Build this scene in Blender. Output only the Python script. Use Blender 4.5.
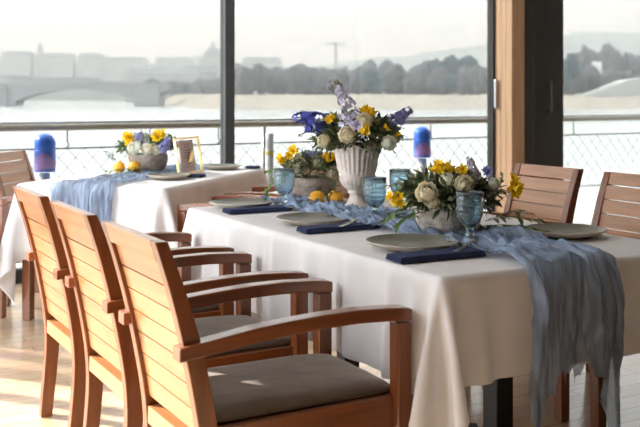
import bpy, bmesh, math, random
import numpy as np
from mathutils import Vector, Matrix, noise

for o in list(bpy.data.objects):
    bpy.data.objects.remove(o)
SC = bpy.context.scene
COL = SC.collection
R = math.radians
rnd = random.Random(11)

# ------------------------------------------------------------------ camera
cam_d = bpy.data.cameras.new('camera')
cam = bpy.data.objects.new('camera', cam_d)
COL.objects.link(cam)
cam.location = (-1.518, -2.085, 1.23)
cam.rotation_euler = (R(90), 0, R(-29))
cam_d.sensor_width = 36
cam_d.lens = 971 / 640 * 36
cam_d.shift_y = -118.5 / 640
cam_d.clip_start = .05
cam_d.clip_end = 20000
cam_d.dof.use_dof = True
cam_d.dof.focus_distance = 3.3
cam_d.dof.aperture_fstop = 5.0
SC.camera = cam

# ------------------------------------------------------------------ sky, sun, exposure
world = bpy.data.worlds.new('world')
SC.world = world
world.use_nodes = True
wn = world.node_tree.nodes
bg = wn['Background']
bg.inputs['Color'].default_value = (.95, .98, 1, 1)
bg.inputs['Strength'].default_value = 3.0

sun_d = bpy.data.lights.new('sun', 'SUN')
sun_d.energy = 7.2
sun_d.color = (1, .94, .85)
sun_d.angle = R(.6)
sun = bpy.data.objects.new('sun', sun_d)
COL.objects.link(sun)
SUN_DIR = Vector((.539, -.63, -.54)).normalized()
sun.rotation_euler = SUN_DIR.to_track_quat('-Z', 'Y').to_euler()
sun.location = (-6, 8, 8)

vs = SC.view_settings
vs.view_transform = 'Standard'
vs.look = 'None'
vs.gamma = 1
vs.exposure = 1.15
vs.use_curve_mapping = False
SC.cycles.max_bounces = 10
SC.cycles.diffuse_bounces = 5
SC.cycles.glossy_bounces = 4
SC.cycles.transmission_bounces = 8
SC.cycles.transparent_max_bounces = 16
SC.cycles.caustics_reflective = False
SC.cycles.caustics_refractive = False
SC.cycles.sample_clamp_indirect = 6

# ------------------------------------------------------------------ helpers
def mat(name, col, rough=.6, metal=0, var=.12, scale=(8, 8, 8), bump=0, bscale=60, spec=.5, detail=4, trans=0, coat=0, sheen=0, ior=1.45, col2=None):
    m = bpy.data.materials.new(name)
    m.use_nodes = True
    nt = m.node_tree
    p = nt.nodes['Principled BSDF']
    p.inputs['Roughness'].default_value = rough
    p.inputs['Metallic'].default_value = metal
    p.inputs['Specular IOR Level'].default_value = spec
    p.inputs['IOR'].default_value = ior
    p.inputs['Transmission Weight'].default_value = trans
    p.inputs['Coat Weight'].default_value = coat
    p.inputs['Coat Roughness'].default_value = .15
    p.inputs['Sheen Weight'].default_value = sheen
    tc = nt.nodes.new('ShaderNodeTexCoord')
    mp = nt.nodes.new('ShaderNodeMapping')
    mp.inputs['Scale'].default_value = scale
    nt.links.new(tc.outputs['Object'], mp.inputs['Vector'])
    n = nt.nodes.new('ShaderNodeTexNoise')
    n.inputs['Scale'].default_value = 1
    n.inputs['Detail'].default_value = detail
    nt.links.new(mp.outputs['Vector'], n.inputs['Vector'])
    r = nt.nodes.new('ShaderNodeValToRGB')
    c = Vector(col)
    lo = c * (1 - var) if col2 is None else Vector(col2)
    hi = c * (1 + var) if col2 is None else c
    r.color_ramp.elements[0].position = .32
    r.color_ramp.elements[1].position = .68
    r.color_ramp.elements[0].color = (*lo, 1)
    r.color_ramp.elements[1].color = (*[min(1, x) for x in hi], 1)
    nt.links.new(n.outputs['Fac'], r.inputs['Fac'])
    nt.links.new(r.outputs['Color'], p.inputs['Base Color'])
    if bump:
        n2 = nt.nodes.new('ShaderNodeTexNoise')
        n2.inputs['Scale'].default_value = bscale
        n2.inputs['Detail'].default_value = 3
        nt.links.new(tc.outputs['Object'], n2.inputs['Vector'])
        b = nt.nodes.new('ShaderNodeBump')
        b.inputs['Strength'].default_value = bump
        b.inputs['Distance'].default_value = .01
        nt.links.new(n2.outputs['Fac'], b.inputs['Height'])
        nt.links.new(b.outputs['Normal'], p.inputs['Normal'])
    return m

def fabric(name, col, transl=.25, alpha=1.0, var=.05, scale=(6, 6, 6), bump=.1, bscale=400, col2=None):
    m = mat(name, col, rough=.9, var=var, scale=scale, bump=bump, bscale=bscale, spec=.2, col2=col2)
    nt = m.node_tree
    p = nt.nodes['Principled BSDF']
    out = nt.nodes['Material Output']
    t = nt.nodes.new('ShaderNodeBsdfTranslucent')
    ramp = [n for n in nt.nodes if n.type == 'VALTORGB'][0]
    nt.links.new(ramp.outputs['Color'], t.inputs['Color'])
    mx = nt.nodes.new('ShaderNodeMixShader')
    mx.inputs['Fac'].default_value = transl
    nt.links.new(p.outputs[0], mx.inputs[1])
    nt.links.new(t.outputs[0], mx.inputs[2])
    last = mx
    if alpha < 1:
        tr = nt.nodes.new('ShaderNodeBsdfTransparent')
        m2 = nt.nodes.new('ShaderNodeMixShader')
        m2.inputs['Fac'].default_value = alpha
        nt.links.new(tr.outputs[0], m2.inputs[1])
        nt.links.new(mx.outputs[0], m2.inputs[2])
        last = m2
    nt.links.new(last.outputs[0], out.inputs['Surface'])
    return m

def thin_glass(name, tint=(1, 1, 1), refl=1.5, rough=0.0):
    m = bpy.data.materials.new(name)
    m.use_nodes = True
    nt = m.node_tree
    nt.nodes.clear()
    out = nt.nodes.new('ShaderNodeOutputMaterial')
    t = nt.nodes.new('ShaderNodeBsdfTransparent')
    t.inputs[0].default_value = (*tint, 1)
    g = nt.nodes.new('ShaderNodeBsdfGlossy')
    g.inputs['Roughness'].default_value = rough
    lw = nt.nodes.new('ShaderNodeLayerWeight')
    lw.inputs['Blend'].default_value = .5
    pw_ = nt.nodes.new('ShaderNodeMath')
    pw_.operation = 'POWER'
    pw_.inputs[1].default_value = 5
    nt.links.new(lw.outputs['Facing'], pw_.inputs[0])
    f = nt.nodes.new('ShaderNodeMath')
    f.operation = 'MULTIPLY_ADD'
    r0_ = ((refl - 1) / (refl + 1)) ** 2
    f.inputs[1].default_value = 1 - r0_
    f.inputs[2].default_value = r0_
    nt.links.new(pw_.outputs[0], f.inputs[0])
    mx = nt.nodes.new('ShaderNodeMixShader')
    nt.links.new(f.outputs[0], mx.inputs[0])
    nt.links.new(t.outputs[0], mx.inputs[1])
    nt.links.new(g.outputs[0], mx.inputs[2])
    nt.links.new(mx.outputs[0], out.inputs[0])
    return m

def tag(o, label=None, cat=None, group=None, kind=None):
    if label: o['label'] = label
    if cat: o['category'] = cat
    if group: o['group'] = group
    if kind: o['kind'] = kind
    return o

def obj(name, bm, m, parent=None, smooth=False, sub=0, bevel=0, auto=None):
    me = bpy.data.meshes.new(name)
    bm.normal_update()
    bm.to_mesh(me)
    bm.free()
    if m is not None:
        me.materials.append(m)
    if smooth:
        for p in me.polygons:
            p.use_smooth = True
    o = bpy.data.objects.new(name, me)
    COL.objects.link(o)
    if parent:
        o.parent = parent
    if bevel:
        b = o.modifiers.new('bevel', 'BEVEL')
        b.width = bevel
        b.segments = 2
        b.limit_method = 'ANGLE'
    if sub:
        s = o.modifiers.new('sub', 'SUBSURF')
        s.levels = s.render_levels = sub
    return o

def struct(name, bm, m, **kw):
    o = obj(name, bm, m, **kw)
    o['kind'] = 'structure'
    return o

def empty(name, loc=(0, 0, 0), rz=0, label=None, cat=None, group=None):
    o = bpy.data.objects.new(name, None)
    COL.objects.link(o)
    o.location = loc
    o.rotation_euler = (0, 0, rz)
    o.empty_display_size = .1
    return tag(o, label, cat, group)

def BM():
    return bmesh.new()

def box(bm, x0, x1, y0, y1, z0, z1, M=None):
    vs_ = [bm.verts.new((x, y, z)) for z in (z0, z1) for y in (y0, y1) for x in (x0, x1)]
    for f in ((0, 2, 3, 1), (4, 5, 7, 6), (0, 1, 5, 4), (1, 3, 7, 5), (3, 2, 6, 7), (2, 0, 4, 6)):
        bm.faces.new([vs_[i] for i in f])
    if M is not None:
        for v in vs_:
            v.co = M @ v.co
    return vs_

def prism_xz(bm, pts, y0, y1):
    """closed xz outline extruded along y"""
    a = [bm.verts.new((x, y0, z)) for x, z in pts]
    b = [bm.verts.new((x, y1, z)) for x, z in pts]
    n = len(pts)
    bm.faces.new(a)
    bm.faces.new(b[::-1])
    for i in range(n):
        bm.faces.new((a[i], b[i], b[(i + 1) % n], a[(i + 1) % n]))
    bmesh.ops.recalc_face_normals(bm, faces=bm.faces)

def tube(bm, pts, r, seg=8, cap=True):
    pts = [Vector(p) for p in pts]
    rings = []
    rr = r if isinstance(r, (list, tuple)) else [r] * len(pts)
    prev = None
    for i, p in enumerate(pts):
        d = (pts[min(i + 1, len(pts) - 1)] - pts[max(i - 1, 0)]).normalized()
        if prev is None:
            up = Vector((0, 0, 1)) if abs(d.z) < .9 else Vector((1, 0, 0))
            s = d.cross(up).normalized()
        else:
            s = (prev - d * prev.dot(d)).normalized()
        prev = s
        t = d.cross(s)
        rings.append([bm.verts.new(p + (s * math.cos(2 * math.pi * k / seg) + t * math.sin(2 * math.pi * k / seg)) * rr[i]) for k in range(seg)])
    for a, b in zip(rings, rings[1:]):
        for k in range(seg):
            bm.faces.new((a[k], a[(k + 1) % seg], b[(k + 1) % seg], b[k]))
    if cap:
        bm.faces.new(rings[0][::-1])
        bm.faces.new(rings[-1])

def lathe(bm, prof, seg=32, fn=None, M=None):
    """prof: list of (r, z); fn(theta, r, z) -> r"""
    rings = []
    new = []
    for r, z in prof:
        if r < 1e-5:
            v = bm.verts.new((0, 0, z)); new.append(v)
            rings.append([v])
            continue
        ring = []
        for k in range(seg):
            th = 2 * math.pi * k / seg
            q = fn(th, r, z) if fn else r
            v = bm.verts.new((q * math.cos(th), q * math.sin(th), z)); new.append(v)
            ring.append(v)
        rings.append(ring)
    for a, b in zip(rings, rings[1:]):
        if len(a) == 1 and len(b) == 1:
            continue
        for k in range(seg):
            k2 = (k + 1) % seg
            if len(a) == 1:
                bm.faces.new((a[0], b[k], b[k2])[::-1])
            elif len(b) == 1:
                bm.faces.new((a[k], a[k2], b[0]))
            else:
                bm.faces.new((a[k], a[k2], b[k2], b[k]))
    bmesh.ops.recalc_face_normals(bm, faces=bm.faces)
    if M is not None:
        for v in new:
            v.co = M @ v.co

def grid_mesh(bm, P):
    ny, nx = P.shape[:2]
    V = [[bm.verts.new(P[j, i]) for i in range(nx)] for j in range(ny)]
    for j in range(ny - 1):
        for i in range(nx - 1):
            bm.faces.new((V[j][i], V[j][i + 1], V[j + 1][i + 1], V[j + 1][i]))
    return V

def lerp_tab(tab, x):
    xs = [t[0] for t in tab]
    return float(np.interp(x, xs, [t[1] for t in tab]))

def copy_thing(o, loc, rz, label, group=None):
    c = o.copy()
    COL.objects.link(c)
    c.location = loc
    c.rotation_euler = (0, 0, rz)
    c['label'] = label
    if group: c['group'] = group
    for ch in list(o.children):
        d = ch.copy()
        COL.objects.link(d)
        d.parent = c
        for g in list(ch.children):
            e = g.copy()
            COL.objects.link(e)
            e.parent = d
    return c

# ------------------------------------------------------------------ materials
WOOD_SHADED = (.175, .049, .011)  # teak of posts and arms, colour darkened for their shaded faces
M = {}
M['wood_x_shaded'] = mat('teak_grain_x_shaded', WOOD_SHADED, .38, var=.22, scale=(3, 45, 45), coat=.7, detail=5)
M['wood_y_sunlit'] = mat('teak_grain_y_sunlit', (.37, .165, .064), .38, var=.2, scale=(45, 3, 45), coat=.7, detail=5)  # same teak, painted paler to carry the sunlight on the slats
M['wood_z_shaded'] = mat('teak_grain_z_shaded', WOOD_SHADED, .38, var=.22, scale=(45, 45, 3), coat=.7, detail=5)
M['cushion'] = mat('taupe_cushion', (.16, .125, .10), .75, var=.2, scale=(9, 9, 9), bump=.25, bscale=30, sheen=.2)
M['linen'] = fabric('white_linen', (.81, .81, .835), .22, bump=.06)
M['gauze'] = fabric('blue_grey_gauze', (.28, .36, .50), .35, alpha=.8, var=.42, scale=(70, 5, 6), bump=.3, bscale=90)
M['navy'] = fabric('navy_linen', (.034, .044, .10), .02, var=.2, scale=(40, 40, 40), bump=.3, bscale=300)
M['black_metal'] = mat('black_metal', (.012, .012, .013), .5)
M['dark_frame'] = mat('dark_frame', (.022, .022, .024), .35)
M['grey_frame'] = mat('grey_frame', (.06, .065, .07), .4)
M['pillar'] = mat('oak_pillar', (.38, .235, .14), .5, var=.12, scale=(30, 30, 2))
M['white_paint'] = mat('white_paint', (.8, .78, .75), .8, var=.03)
M['ceil'] = mat('warm_grey_panel', (.58, .57, .56), .8, var=.03)
M['steel'] = mat('steel', (.55, .56, .56), .3, metal=1)
M['rail_wood'] = mat('rail_oak', (.42, .34, .26), .35, var=.15, scale=(3, 40, 40), coat=.4)
M['wire'] = mat('dark_wire', (.14, .14, .14), .5)
M['deck'] = mat('deck_paint', (.62, .62, .60), .6, var=.08)
M['glass'] = thin_glass('window_glass', (.565, .575, .575), 1.35)
M['stone'] = mat('rough_stone', (.40, .36, .32), .9, var=.35, scale=(35, 35, 35), bump=.6, bscale=70)
M['stone2'] = mat('brown_stone', (.30, .25, .215), .9, var=.3, scale=(35, 35, 35), bump=.6, bscale=70)
M['urn'] = mat('weathered_plaster', (.62, .55, .50), .8, var=.15, scale=(25, 25, 40), bump=.3, bscale=80)
M['leaf'] = mat('leaf_dark', (.075, .105, .045), .45, var=.4, scale=(25, 25, 25))
M['leaf_olive'] = mat('leaf_olive', (.155, .165, .075), .5, var=.4, scale=(25, 25, 25))
M['leaf_fresh'] = mat('leaf_fresh', (.085, .155, .035), .45, var=.35, scale=(25, 25, 25))
M['cream'] = fabric('cream_petal', (.93, .87, .69), .3, var=.06, scale=(30, 30, 30), bump=0)
M['whitepetal'] = fabric('white_petal', (.92, .92, .82), .3, var=.06, scale=(30, 30, 30), bump=0)
M['yellow'] = fabric('yellow_petal', (.95, .64, .03), .3, var=.15, scale=(30, 30, 30), bump=0)
M['blue'] = fabric('blue_petal', (.10, .115, .46), .25, var=.4, scale=(60, 60, 60), bump=0)
M['lilac'] = fabric('lilac_petal', (.46, .43, .52), .3, var=.25, scale=(60, 60, 60), bump=0)
M['pale_lilac'] = fabric('pale_lilac_petal', (.74, .72, .86), .3, var=.1, scale=(60, 60, 60), bump=0)
M['lavender'] = fabric('lavender_petal', (.33, .33, .62), .3, var=.25, scale=(60, 60, 60), bump=0)
M['citrus'] = mat('citrus_skin', (.86, .42, .03), .45, var=.1, scale=(30, 30, 30), bump=.2, bscale=300)
M['plate_out'] = mat('plate_beige_glaze', (.50, .44, .36), .4, var=.12, scale=(20, 20, 20))
M['plate_in'] = mat('plate_grey_glaze', (.17, .165, .14), .35, var=.25, scale=(15, 15, 15))
M['gold'] = mat('gold', (.85, .60, .25), .3, metal=1)
M['card'] = mat('pink_card', (.62, .48, .40), .8, var=.2, scale=(9, 9, 14), col2=(.50, .42, .44))
M['ink'] = mat('brown_ink', (.16, .11, .09), .8)
M['handle'] = mat('pale_horn', (.60, .50, .40), .45, var=.15, scale=(30, 30, 30))
M['bollard_blue'] = mat('blue_plastic', (.05, .20, .85), .35, var=.15, scale=(5, 5, 12))
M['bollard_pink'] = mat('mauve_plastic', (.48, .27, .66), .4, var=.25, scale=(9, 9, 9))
M['bollard_post'] = mat('pale_post', (.86, .83, .80), .5, var=.06)

def blue_glass():
    m = bpy.data.materials.new('blue_glass')
    m.use_nodes = True
    nt = m.node_tree
    p = nt.nodes['Principled BSDF']
    p.inputs['Base Color'].default_value = (.66, .87, .96, 1)
    p.inputs['Roughness'].default_value = .03
    p.inputs['Transmission Weight'].default_value = .92
    p.inputs['IOR'].default_value = 1.45
    return m
M['blue_glass'] = blue_glass()
M['clear_glass'] = thin_glass('clear_glass', (.97, .98, .98), 1.5)

# floor: oak strip planks
def plank_mat():
    m = bpy.data.materials.new('oak_planks')
    m.use_nodes = True
    nt = m.node_tree
    p = nt.nodes['Principled BSDF']
    tc = nt.nodes.new('ShaderNodeTexCoord')
    mp = nt.nodes.new('ShaderNodeMapping')
    nt.links.new(tc.outputs['Object'], mp.inputs['Vector'])
    br = nt.nodes.new('ShaderNodeTexBrick')
    br.inputs['Color1'].default_value = (.53, .385, .25, 1)
    br.inputs['Color2'].default_value = (.44, .315, .20, 1)
    br.inputs['Mortar'].default_value = (.20, .12, .06, 1)
    br.inputs['Scale'].default_value = 1
    br.inputs['Brick Width'].default_value = .9
    br.inputs['Row Height'].default_value = .11
    br.inputs['Mortar Size'].default_value = .0025
    nt.links.new(mp.outputs['Vector'], br.inputs['Vector'])
    m2 = nt.nodes.new('ShaderNodeMapping')
    m2.inputs['Scale'].default_value = (2, 35, 35)
    nt.links.new(tc.outputs['Object'], m2.inputs['Vector'])
    n = nt.nodes.new('ShaderNodeTexNoise')
    n.inputs['Scale'].default_value = 1
    n.inputs['Detail'].default_value = 5
    nt.links.new(m2.outputs['Vector'], n.inputs['Vector'])
    mx = nt.nodes.new('ShaderNodeMix')
    mx.data_type = 'RGBA'
    mx.blend_type = 'SOFT_LIGHT'
    mx.inputs[0].default_value = .6
    nt.links.new(br.outputs['Color'], mx.inputs[6])
    nt.links.new(n.outputs['Color'], mx.inputs[7])
    nt.links.new(mx.outputs[2], p.inputs['Base Color'])
    p.inputs['Roughness'].default_value = .28
    p.inputs['Coat Weight'].default_value = .4
    p.inputs['Coat Roughness'].default_value = .12
    return m
M['planks'] = plank_mat()

# ------------------------------------------------------------------ room
WY = 4.45           # window wall
XL, XR, YB, ZC = -2.4, 8.5, -5.5, 2.95
bm = BM(); box(bm, XL - .1, XR, YB, WY + .06, -.08, 0)
struct('floor', bm, M['planks'])
bm = BM(); box(bm, XL - .1, XR, YB, WY + .06, ZC, ZC + .08)
struct('ceiling', bm, M['ceil'])
bm = BM(); box(bm, XL - .1, XR + .1, YB - .1, YB, -.08, ZC)
struct('wall_back', bm, mat('dark_panel', (.22, .21, .20), .8))
bm = BM(); box(bm, XR, XR + .1, YB, WY + .06, -.08, ZC)
struct('wall_right', bm, M['white_paint'])

bm = BM(); box(bm, XL - .1, XL, YB, -.1, 0, ZC)
box(bm, XL - .1, XL, -.1, WY + .06, 2.55, ZC)
struct('wall_left_blocker', bm, M['ceil'])  # unseen; solid stretch and header added to hold back sun and sky light

def frame_bars(name, bars, m, kind_struct=True, bevel=.004):
    bm = BM()
    for b in bars: box(bm, *b)
    return struct(name, bm, m, bevel=bevel)

# window wall seen beyond the tables
frame_bars('trim_1', [(1.293, 1.368, WY - .05, WY + .05, .09, ZC - .1)], M['grey_frame'])
frame_bars('trim_2', [(XL, 4.02, WY - .04, WY + .04, 0, .09)], M['dark_frame'])
frame_bars('trim_3', [(XL, XR, WY - .04, WY + .04, ZC - .1, ZC)], M['dark_frame'])
frame_bars('trim_4', [(-2.17, -2.09, WY - .05, WY + .05, .09, ZC - .1)], M['grey_frame'])
frame_bars('trim_5', [(XL - .1, XL, WY - .06, WY + .06, 0, ZC)], M['dark_frame'])
frame_bars('trim_6', [(3.768, 3.79, WY - .03, WY + .05, .09, ZC - .1)], M['dark_frame'])
for i, (a, b) in enumerate(((-2.09, 1.293), (1.368, 3.768), (XL, -2.17))):
    bm = BM(); box(bm, a, b, WY - .006, WY + .006, .09, ZC - .1)
    struct('window_%d' % (i + 1), bm, M['glass'])
# oak pillar with board joints
bm = BM()
for k in range(3):
    y0 = WY - .04 - .07 * k
    box(bm, 3.79, 3.87, y0 - .068, y0, 0, ZC - .1)
box(bm, 3.80, 3.925, WY - .25, WY + .02, 0, ZC - .1)
pil = struct('trim_7', bm, M['pillar'], bevel=.003)
# sliding door: dark frame, handle, glass leaf
frame_bars('door_1', [(3.925, 4.06, WY - .22, WY + .04, 0, ZC - .1), (4.06, 4.13, WY - .12, WY + .0, 0, ZC - .1),
                      (4.13, 4.50, WY - .10, WY + .05, 0, ZC - .1), (4.50, XR, WY - .03, WY + .03, 0, .03)], M['dark_frame'])
bm = BM(); box(bm, 4.50, 4.52, WY - .03, WY - .018, .03, ZC - .1)
struct('trim_8', bm, mat('glass_edge', (.55, .68, .62), .2, var=.02))
bm = BM(); box(bm, 4.52, XR, WY - .03, WY - .018, .03, ZC - .1)
struct('window_4', bm, M['glass'])
bm = BM()
tube(bm, [(4.33, WY - .10, 1.08), (4.32, WY - .14, 1.10), (4.30, WY - .165, 1.18), (4.30, WY - .165, 1.26), (4.32, WY - .14, 1.34), (4.33, WY - .10, 1.36)], .012, 8)
struct('door_2', bm, mat('door_handle_metal', (.08, .08, .085), .25), smooth=True)
bm = BM(); box(bm, 3.76, 3.80, WY - .075, WY - .05, 1.12, 1.36)
struct('trim_9', bm, M['steel'], bevel=.004)
# left glass wall of the lounge
frame_bars('trim_10', [(XL - .08, XL, -.1, -.02, 0, ZC), (XL - .08, XL, 3.97, 4.03, 0, ZC), (XL - .06, XL - .02, -.02, WY, 0, .06)], M['dark_frame'])

# ------------------------------------------------------------------ deck and railing
RY = 5.3
bm = BM(); box(bm, -6, 12, WY + .06, RY + .25, -.16, -.02)
struct('deck', bm, M['deck'])
rail = empty('railing', (3, RY, -.02), 0, 'steel ship railing with oak handrail and wire net outside the windows', 'railing')
def rel(o, bm):
    bmesh.ops.translate(bm, vec=-Vector(o.location), verts=bm.verts)
    return bm
bm = BM(); tube(bm, [(-5, RY, .985), (11.5, RY, .985)], .026, 12)
obj('handrail', rel(rail, bm), M['rail_wood'], rail, smooth=True)
bm = BM(); tube(bm, [(-5, RY, 1.022), (11.5, RY, 1.022)], .009, 8)
obj('top_bar', rel(rail, bm), M['steel'], rail, smooth=True)
bm = BM(); tube(bm, [(-5, RY, .825), (11.5, RY, .825)], .007, 6)
obj('net_cable', rel(rail, bm), M['wire'], rail, smooth=True)
bm = BM(); tube(bm, [(-5, RY, .30), (11.5, RY, .30)], .014, 8)
obj('lower_bar', rel(rail, bm), M['steel'], rail, smooth=True)
for x in (-1.6, 2.05, 5.05, 8.2, 10.5):
    bm = BM(); tube(bm, [(x, RY + .03, -.02), (x, RY + .03, .98)], .02, 10)
    obj('post', rel(rail, bm), M['steel'], rail, smooth=True)
for x in (.38, 1.62, 3.75, 5.52, 6.9):
    bm = BM(); tube(bm, [(x, RY, .97), (x, RY, .88), (x + .012, RY, .85), (x - .01, RY, .825)], .006, 6)
    obj('hanger', rel(rail, bm), M['wire'], rail, smooth=True)
bm = BM()
pw, ph = .13, .145
for k in range(-20, 95):
    for s in (1, -1):
        x = -3 + k * pw
        pts = []
        zz = .825
        for j in range(6):
            z1 = zz - ph / 2 * j
            pts.append((x + s * pw / 2 * (j), RY + rnd.uniform(-.004, .004), max(z1, .30)))
        if pts[0][0] < -3 or pts[0][0] > 9.5: continue
        pts.append((x + s * pw / 2 * 7.24, RY, .30))
        tube(bm, pts, .0019, 4, cap=False)
obj('net', rel(rail, bm), M['wire'], rail)

def bollard(x, y, label, first=None):
    t = empty('bollard', (x, y, -.02), 0, label, 'bollard', 'blue topped bollards on the deck')
    bm = BM(); lathe(bm, [(0, 0), (.05, 0), (.05, .02), (.04, .03), (.038, .68), (0, .68)], 20)
    obj('post', bm, M['bollard_post'], t, smooth=True)
    prof = [(.045, .69), (.075, .692)]
    z = .695
    while z < .845:
        prof += [(.078, z), (.078, z + .010), (.074, z + .0125), (.074, z + .0165)]
        z += .018
    for k in range(9):
        a = k / 8 * math.pi / 2
        prof.append((.077 * math.cos(a), .895 + .075 * math.sin(a)))
    bm = BM(); lathe(bm, prof, 28)
    obj('cap', bm, M['bollard_blue'], t, smooth=True)
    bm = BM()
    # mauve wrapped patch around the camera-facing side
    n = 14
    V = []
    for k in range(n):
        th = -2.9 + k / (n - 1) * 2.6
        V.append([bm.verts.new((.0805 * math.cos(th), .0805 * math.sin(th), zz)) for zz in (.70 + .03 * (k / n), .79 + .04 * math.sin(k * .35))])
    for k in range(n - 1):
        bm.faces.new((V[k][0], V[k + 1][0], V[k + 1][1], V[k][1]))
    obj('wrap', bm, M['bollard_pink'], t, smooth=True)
    return t
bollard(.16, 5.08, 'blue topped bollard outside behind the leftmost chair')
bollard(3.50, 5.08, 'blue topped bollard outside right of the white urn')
# slim pale post with yellow band by the mullion
t = empty('mooring_post', (2.0, 5.12, -.02), 0, 'slim pale post with a yellow band outside, right of the window mullion', 'post')
bm = BM(); lathe(bm, [(0, 0), (.034, 0), (.034, .93), (.02, .94), (0, .94)], 16)
obj('pole', bm, M['bollard_post'], t, smooth=True)
bm = BM(); lathe(bm, [(.035, .76), (.036, .76), (.036, .79), (.035, .79)], 16)
obj('band', bm, mat('yellow_band', (.75, .55, .12), .5), t, smooth=True)

# ------------------------------------------------------------------ landscape, laid out in a frame facing across the river
HZ = -5.0 + 1.23       # water level
LAND = Matrix.Translation((-1.518, -2.085, 0)) @ Matrix.Rotation(R(-29), 4, 'Z')
def land(o):
    o.matrix_world = LAND @ o.matrix_world
    return o
bm = BM(); box(bm, -6000, 6000, 12, 9000, HZ - 1, HZ)
wat = mat('river_water', (.42, .45, .45), .22, var=.06, scale=(.05, .2, 1), bump=.25, bscale=.35)
o = struct('river', bm, wat); land(o)
# far bank
sand = mat('dry_bank', (.31, .28, .235), .95, var=.14, scale=(.05, .2, 1))
P = np.zeros((14, 60, 3))
ys = [0, 4, 10, 18, 28, 40, 55, 75, 110, 200, 400, 900, 2000, 5000]
zs = [-.6, .1, .8, 1.8, 3.0, 4.2, 5.0, 5.2, 5.4, 6, 7, 8, 9, 10]
for j in range(14):
    for i in range(60):
        x = -78 + i * 7.0 if i < 45 else -78 + 44 * 7 + (i - 44) * 160
        sh = 335 + (x < -40) * (-40 - x) * 3.5
        P[j, i] = (x, sh + ys[j] * (1 + .1 * math.sin(i * 1.7)), HZ + zs[j] + .25 * math.sin(i * .9 + j) * min(j, 2) * .5)
bm = BM(); grid_mesh(bm, P)
land(struct('river_bank', bm, sand, smooth=True))

def ridge(name, pts, y, depth, m, seed):
    """hill with a rounded section: pts (x, crest height above eye level)"""
    n = 90
    xs = np.linspace(pts[0][0], pts[-1][0], n)
    P = np.zeros((8, n, 3))
    for i, x in enumerate(xs):
        c = lerp_tab(pts, x)
        c += 2.2 * noise.noise((x * .03, seed, 0)) + 1.0 * noise.noise((x * .11, seed, 3))
        for j in range(8):
            u = j / 7
            P[j, i] = (x, y + depth * (u - .5), HZ + (c + 1.23 - HZ) * math.sin(u * math.pi) ** .7 + noise.noise((x * .05, u * 5, seed)) * 2 * math.sin(u * math.pi))
    bm = BM(); grid_mesh(bm, P)
    return land(struct(name, bm, m, smooth=True))
hillm = mat('wooded_hill', (.17, .21, .19), 1, var=.25, scale=(.02, .02, .05))
hillm2 = mat('far_hill', (.20, .24, .24), 1, var=.2, scale=(.01, .01, .03))
k15 = 950 / 971
ridge('hill_left', [((-620 - 320) * k15, 35 * k15), ((-50 - 320) * k15, 40 * k15), (-320 * k15, 40 * k15), (-230 * k15, 38 * k15), (-190 * k15, 34 * k15), (-130 * k15, 33 * k15), (-40 * k15, 33 * k15), (-15 * k15, 20 * k15), (20 * k15, 10 * k15), (60 * k15, 0)], 1050, 260, hillm, 3)
k25 = 1300 / 971
ridge('hill_right', [(-90 * k25, 10 * k25), (0 * k25, 33 * k25), (50 * k25, 39 * k25), (100 * k25, 44 * k25), (170 * k25, 54 * k25), (230 * k25, 64 * k25), (290 * k25, 69 * k25), (400 * k25, 68 * k25), (700 * k25, 50 * k25)], 1420, 420, hillm2, 8)
# town and castle on the left hill
def house(name, px, z, w, d, h, y_top, m, label, cat='building', roof=None, group=None):
    """box body with pitched roof; top of walls at pixel row y_top seen from the lounge"""
    x = (px - 320) / 971 * z
    top = 1.23 + (95 - y_top) / 971 * z
    t = empty(name, (0, 0, 0), 0, label, cat, group)
    t.matrix_world = LAND @ Matrix.Translation((x, z, top - h))
    bm = BM(); box(bm, -w / 2, w / 2, -d / 2, d / 2, -6, h)
    obj('walls', bm, m, t)
    if roof:
        bm = BM()
        a = [bm.verts.new(v) for v in ((-w / 2, -d / 2, h), (w / 2, -d / 2, h), (w / 2, d / 2, h), (-w / 2, d / 2, h))]
        b = [bm.verts.new((-w * .42, 0, h + roof)), bm.verts.new((w * .42, 0, h + roof))]
        for f in ((a[0], a[1], b[1], b[0]), (a[2], a[3], b[0], b[1]), (a[1], a[2], b[1]), (a[3], a[0], b[0]), (a[3], a[2], a[1], a[0])):
            bm.faces.new(f)
        obj('roof', bm, M['roof_far'], t)
    return t
M['roof_far'] = mat('slate_roof', (.17, .19, .19), .9)
M['wall_far'] = mat('far_masonry', (.33, .34, .33), .9, var=.1, scale=(.05, .05, .05))
M['wall_white'] = mat('white_masonry', (.75, .74, .70), .9, var=.05)
for i, (px, w, yt, lab) in enumerate(((18, 44, 54, 'long grey building low on the left hilltop'), (55, 60, 56, 'long grey building under the pointed spire on the hill'),
                                 (91, 36, 56, 'grey gabled building on the hill right of the spire'), (125, 70, 60, 'low long building far left on the hill crest'),
                                 (176, 60, 60, 'long palace wing left of the dome'), (262, 60, 60, 'long palace wing right of the dome'))):
    house('hill_building', px, 950, w * .63, 14, 15, yt, M['wall_far'], lab, roof=3)
t = house('domed_palace', 213, 940, 27, 25, 19, 57, M['wall_far'], 'domed palace on the distant hill behind the mullion')
bm = BM(); lathe(bm, [(9.5, 19), (9.5, 21), (8.5, 24), (5.7, 27), (2.5, 29), (1.6, 29.8), (1.6, 32), (0, 35)], 24)
obj('dome', bm, M['roof_far'], t, smooth=True)
t = empty('church_spire', (0, 0, 0), 0, 'small pointed spire on the far left hilltop', 'spire')
t.matrix_world = LAND @ Matrix.Translation(((40 - 320) / 971 * 930, 930, 34))
bm = BM(); box(bm, -2.5, 2.5, -2.5, 2.5, 0, 10); obj('tower', bm, M['wall_far'], t)
bm = BM(); lathe(bm, [(3.5, 10), (1.9, 13), (0, 19)], 8); obj('spire', bm, M['roof_far'], t)
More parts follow.
